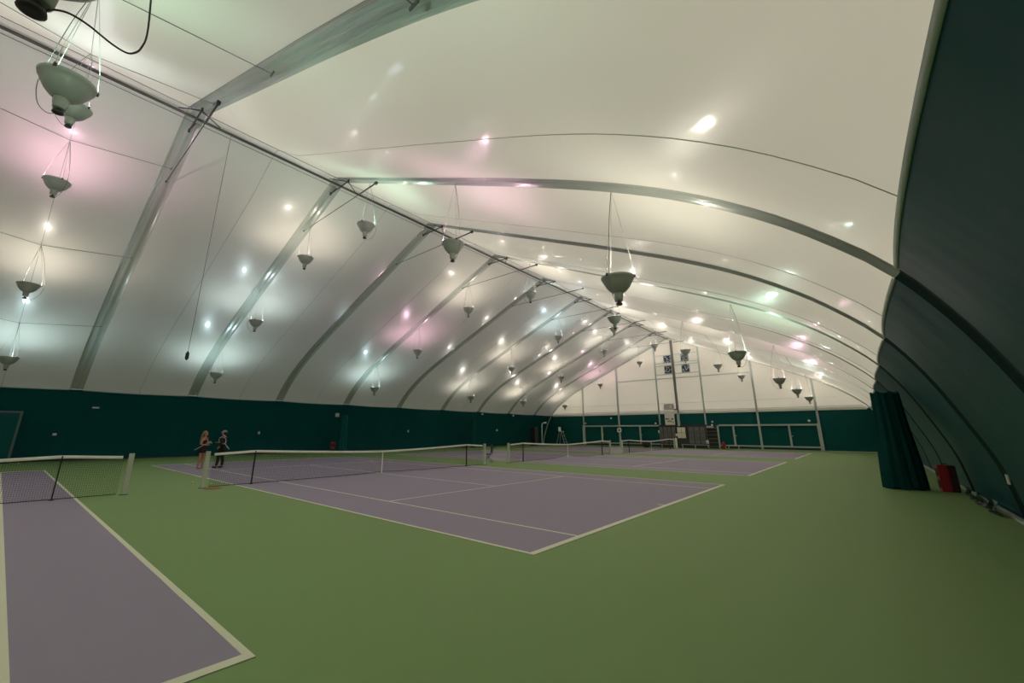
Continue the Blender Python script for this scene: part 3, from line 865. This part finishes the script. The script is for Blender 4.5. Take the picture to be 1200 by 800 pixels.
# ------------------------------------------------------------------ rackets
def racket(loc, rot, label, strings=True):
    root = bpy.data.objects.new('tennis_racket', None); C.objects.link(root)
    root.location = loc; root.rotation_euler = rot
    tag(root, label, 'tennis racket')
    # handle along +x from the grip at the origin
    MB().tube([(-0.10, 0, 0), (0.09, 0, 0)], 0.017, 8).build('grip', M['racket_w'], root)
    th = MB().tube([(0.09, 0, 0), (0.20, 0, 0)], 0.012, 8)
    th.tube([(0.20, 0, 0), (0.30, 0.07, 0)], 0.009, 6).tube([(0.20, 0, 0), (0.30, -0.07, 0)], 0.009, 6)
    th.build('throat', M['racket_w'], root)
    pts = [(0.42+0.17*math.cos(a), 0.13*math.sin(a), 0) for a in [2*PI*i/28 for i in range(29)]]
    MB().tube(pts, 0.012, 6, caps=False).build('head_frame', M['racket_w'], root)
    sb = MB()
    for i in range(-5, 6):
        y = i*0.0225; h = 0.17*math.sqrt(1-(y/0.13)**2)
        sb.box(0.42-h, 0.42+h, y-0.0008, y+0.0008, -0.0008, 0.0008)
    for i in range(-7, 8):
        x = i*0.0225; h = 0.13*math.sqrt(max(0, 1-(x/0.17)**2))
        sb.box(0.42+x-0.0008, 0.42+x+0.0008, -h, h, -0.0008, 0.0008)
    sb.build('strings', M['net'], root)
    return root

# ------------------------------------------------------------------ people
def hold(o, base, right, z, fwd, dr, du, edge):
    # grip beside a player; head leaning along a direction in the plane across the court
    c = Vector((0.956, -0.292, 0)); r = Vector((0.292, 0.956, 0))
    o.location = Vector((base[0], base[1], z))+r*right+c*fwd
    x = (r*dr+Vector((0, 0, du))).normalized()
    zz = (x.cross(c) if edge else c).normalized()
    y = zz.cross(x)
    o.rotation_euler = Matrix((x, y, zz)).transposed().to_euler()
    return o
def skin_obj(name, verts, edges, radii, m, parent, root_i=0, sub=2):
    me = bpy.data.meshes.new(name)
    me.from_pydata([tuple(v) for v in verts], edges, [])
    o = bpy.data.objects.new(name, me); C.objects.link(o); o.parent = parent
    me.materials.append(m)
    o.modifiers.new('skin', 'SKIN')
    if not me.skin_vertices: me.skin_vertices.new()
    sv = me.skin_vertices[0].data
    for i, r in enumerate(radii):
        sv[i].radius = r if isinstance(r, tuple) else (r, r)
        sv[i].use_root = (i == root_i)
    o.modifiers['skin'].use_smooth_shade = True
    s = o.modifiers.new('sub', 'SUBSURF'); s.levels = sub; s.render_levels = sub
    return o
def hand(V, E, Rd, wrist_i, wrist, d, n, side):
    """palm and five fingers; d = pointing direction, n = palm normal, curl towards n"""
    d = d.normalized(); n = (n-d*n.dot(d)).normalized(); s = d.cross(n)*side
    V.append(wrist+d*0.045); Rd.append((0.026, 0.016)); E.append((wrist_i, len(V)-1)); palm = len(V)-1
    for k, (off, ln) in enumerate(((0.027, 0.072), (0.009, 0.082), (-0.009, 0.076), (-0.026, 0.060))):
        b = wrist+d*0.09+s*off
        V.append(b); Rd.append(0.0085); E.append((palm, len(V)-1))
        V.append(b+d*ln*0.5+n*0.012); Rd.append(0.008); E.append((len(V)-2, len(V)-1))
        V.append(b+d*ln*0.72+n*0.038); Rd.append(0.007); E.append((len(V)-2, len(V)-1))
    b = wrist+d*0.045+s*0.04+n*0.012
    V.append(b); Rd.append(0.010); E.append((palm, len(V)-1))
    V.append(b+d*0.035+s*0.012+n*0.022); Rd.append(0.0085); E.append((len(V)-2, len(V)-1))
def person(loc, rz, H, label, legs, arms, mats, kind, lean=0.02):
    """faces +x; legs: two foot offsets; arms: two (elbow, wrist, hand dir, normal)"""
    root = thing('person', loc, label, 'person', rz=rz)
    k = H/1.70
    V = []; E = []; Rd = []
    def add(p, r, link=None):
        V.append(Vector(p)*k); Rd.append(tuple(x*k for x in r) if isinstance(r, tuple) else r*k)
        if link is not None: E.append((link, len(V)-1))
        return len(V)-1
    pel = add((0, 0, 0.93), (0.125, 0.10))
    wai = add((lean*0.4, 0, 1.06), (0.105, 0.085), pel)
    che = add((lean, 0, 1.24), (0.13, 0.095), wai)
    shc = add((lean, 0, 1.38), (0.085, 0.07), che)
    nck = add((lean+0.01, 0, 1.46), 0.048, shc)
    jaw = add((lean+0.03, 0, 1.515), (0.058, 0.062), nck)
    mid = add((lean+0.03, 0, 1.59), (0.075, 0.085), jaw)
    crn = add((lean+0.02, 0, 1.665), (0.055, 0.062), mid)
    legi = []
    for sgn, (fx, kx) in zip((-1, 1), legs):
        hip = add((0, sgn*0.09, 0.86), (0.082, 0.085), pel)
        kne = add((kx, sgn*0.095, 0.48), 0.055, hip)
        clf = add((kx*0.6+fx*0.4-0.02, sgn*0.095, 0.34), 0.052, kne)
        ank = add((fx, sgn*0.095, 0.085), 0.034, clf)
        toe = add((fx+0.10, sgn*0.10, 0.035), (0.034, 0.028), ank)
        add((fx+0.18, sgn*0.105, 0.028), (0.026, 0.020), toe)
        add((fx-0.045, sgn*0.095, 0.035), (0.03, 0.03), ank)
        legi.append((hip, kne, clf, ank, fx))
    armi = []
    for sgn, (el, wr, hd, hn) in zip((-1, 1), arms):
        sh = add((lean, sgn*0.165, 1.375), 0.052, shc)
        e = add(el, 0.038, sh)
        m_ = add((Vector(el)*0.6+Vector(wr)*0.4), 0.036, e)
        wv = add(wr, 0.025, m_)
        hand(V, E, Rd, wv, V[wv], Vector(hd), Vector(hn), sgn)
        armi.append((sh, e, wv))
    body = skin_obj('body', V, E, Rd, M['skin'] if kind == 'bare' else mats['body'], root)
    # face
    hx = (lean+0.03+0.082)*k
    for sgn in (-1, 1):
        MB().sphere((hx-0.006, sgn*0.030*k, 1.60*k), 0.010, 8, 6).build('eye', M['eye'], root)
        MB().sphere(((lean+0.02)*k, sgn*0.078*k, 1.585*k), 0.028, 10, 8, 0.7, 0.35, 1.1).build('ear', M['skin'], root)
    MB().lathe([(0.004, 0.035), (0.011, 0.008), (0.017, -0.008), (0.006, -0.016)], 8, (hx+0.004, 0, 1.575*k), True, True, 1.1, 0.8).build('nose', M['skin'], root)
    MB().box(hx-0.010, hx-0.001, -0.022, 0.022, 1.530*k, 1.540*k).build('mouth', M['lip'], root, 0.003)
    return root, V, Rd, legi, armi, k, lean
def garment(name, idx, V, Rd, grow, m, parent, root_i=0):
    """idx: list of chains of body vertex ids; grown copies of the body's own skeleton"""
    ids = []; E = []
    for chain in idx:
        for a in chain:
            if a not in ids: ids.append(a)
        for a, b in zip(chain, chain[1:]): E.append((ids.index(a), ids.index(b)))
    rr = [tuple(x+grow for x in (Rd[i] if isinstance(Rd[i], tuple) else (Rd[i], Rd[i]))) for i in ids]
    return skin_obj(name, [V[i] for i in ids], E, rr, m, parent, root_i)

# woman with long blond hair, dark top and skirt, bare legs
p1, V, Rd, legi, armi, k, ln = person((-7.98, 1.05, 0), math.radians(40), 1.66,
    'person with long blond hair in a dark top and short skirt, holding a white racket',
    [(-0.02, 0.03), (0.05, 0.06)],
    [((0.06, -0.23, 1.12), (0.24, -0.15, 1.09), (0.8, 0.5, 0.1), (0, 0.3, -1)), ((0.05, 0.24, 1.13), (0.22, 0.14, 1.18), (0.8, -0.5, 0.2), (0, -0.3, -1))],
    {'body': M['skin']}, 'bare')
garment('top', [[0, 1, 2, 3]], V, Rd, 0.012, M['shirt'], p1)
MB().lathe([(0.135, 0.10), (0.165, 0.0), (0.20, -0.12), (0.225, -0.22), (0.215, -0.22), (0.15, 0.0), (0.12, 0.10)], 24, (0, 0, 0.93), sy=1.0, sx=0.85).build('skirt', M['shirt'], p1)
hb = MB().sphere((0.0, 0, 1.60), 0.115, 16, 10, 0.95, 0.90, 0.95)
hb.build('hair', M['hair'], p1)
hr = MB()
rows = []
for i in range(9):
    t = i/8
    wd = 0.105-0.03*t+0.012*math.sin(6*t); xx = -0.055-0.075*math.sin(min(1, t*1.3)*PI/2)
    rows.append([(xx+0.045, -wd, 1.60-0.50*t), (xx-0.02, -wd*0.75, 1.60-0.50*t), (xx-0.045, 0, 1.60-0.52*t), (xx-0.02, wd*0.75, 1.60-0.50*t), (xx+0.045, wd, 1.60-0.50*t)])
h2 = hr.grid(rows).build('long_hair', M['hair'], p1)
so = h2.modifiers.new('solid', 'SOLIDIFY'); so.thickness = 0.04
for hip, kn, cf, an, fx in legi:
    sgn = 1 if V[an].y > 0 else -1
    MB().sphere((fx*k+0.06, sgn*0.098*k, 0.045), 0.055, 14, 8, 2.5, 0.85, 0.8).build('shoe', M['shoe'], p1)
hold(racket((0, 0, 0), (0, 0, 0), 'white tennis racket held edge on by the long haired player'), (-7.98, 1.05), 0.20, 1.17, 0.16, -0.84, -0.54, True)

# second player, all in dark clothes with a grey cap
p2, V, Rd, legi, armi, k, ln = person((-7.92, 1.84, 0), math.radians(225), 1.74,
    'person in all dark clothes and grey cap, holding a round racket at the chest',
    [(-0.05, 0.0), (0.10, 0.08)],
    [((0.02, -0.27, 1.12), (0.26, -0.12, 1.14), (0.8, 0.5, 0.1), (0, 0.3, -1)), ((-0.06, 0.25, 1.12), (0.02, 0.22, 0.97), (0.5, 0.2, -0.8), (0, -1, 0))],
    {'body': M['skin']}, 'bare')
garment('jacket', [[0, 1, 2, 3], [3, armi[0][0], armi[0][1], armi[0][2]-1, armi[0][2]], [3, armi[1][0], armi[1][1], armi[1][2]-1, armi[1][2]]], V, Rd, 0.020, M['shirt'], p2)
MB().lathe([(0.13, 0.28), (0.165, 0.20), (0.168, 0.0), (0.175, -0.12), (0.165, -0.13), (0.14, 0.0)], 24, (0, 0, 0.95), sx=0.85, sy=1.08).build('jacket_hem', M['shirt'], p2)
garment('trousers', [[0, legi[0][0], legi[0][1], legi[0][2], legi[0][3]], [0, legi[1][0], legi[1][1], legi[1][2], legi[1][3]]], V, Rd, 0.020, M['shirt'], p2)
MB().sphere((0.0, 0, 1.66), 0.112, 16, 10, 0.95, 0.85, 0.72).build('cap', M['cap'], p2)
MB().box(0.08, 0.18, -0.06, 0.06, 1.655, 1.668).build('cap_peak', M['cap'], p2, 0.005)
MB().sphere((-0.035, 0, 1.60), 0.098, 14, 8, 0.8, 0.85, 0.95).build('hair', M['hair_dark'], p2)
for hip, kn, cf, an, fx in legi:
    sgn = 1 if V[an].y > 0 else -1
    MB().sphere((fx*k+0.06, sgn*0.098*k, 0.045), 0.055, 14, 8, 2.5, 0.85, 0.8).build('shoe', M['black'], p2)
hold(racket((0, 0, 0), (0, 0, 0), 'round white rimmed racket held at the chest of the dark dressed player'), (-7.92, 1.84), 0.22, 0.93, 0.20, -0.62, 0.78, False)
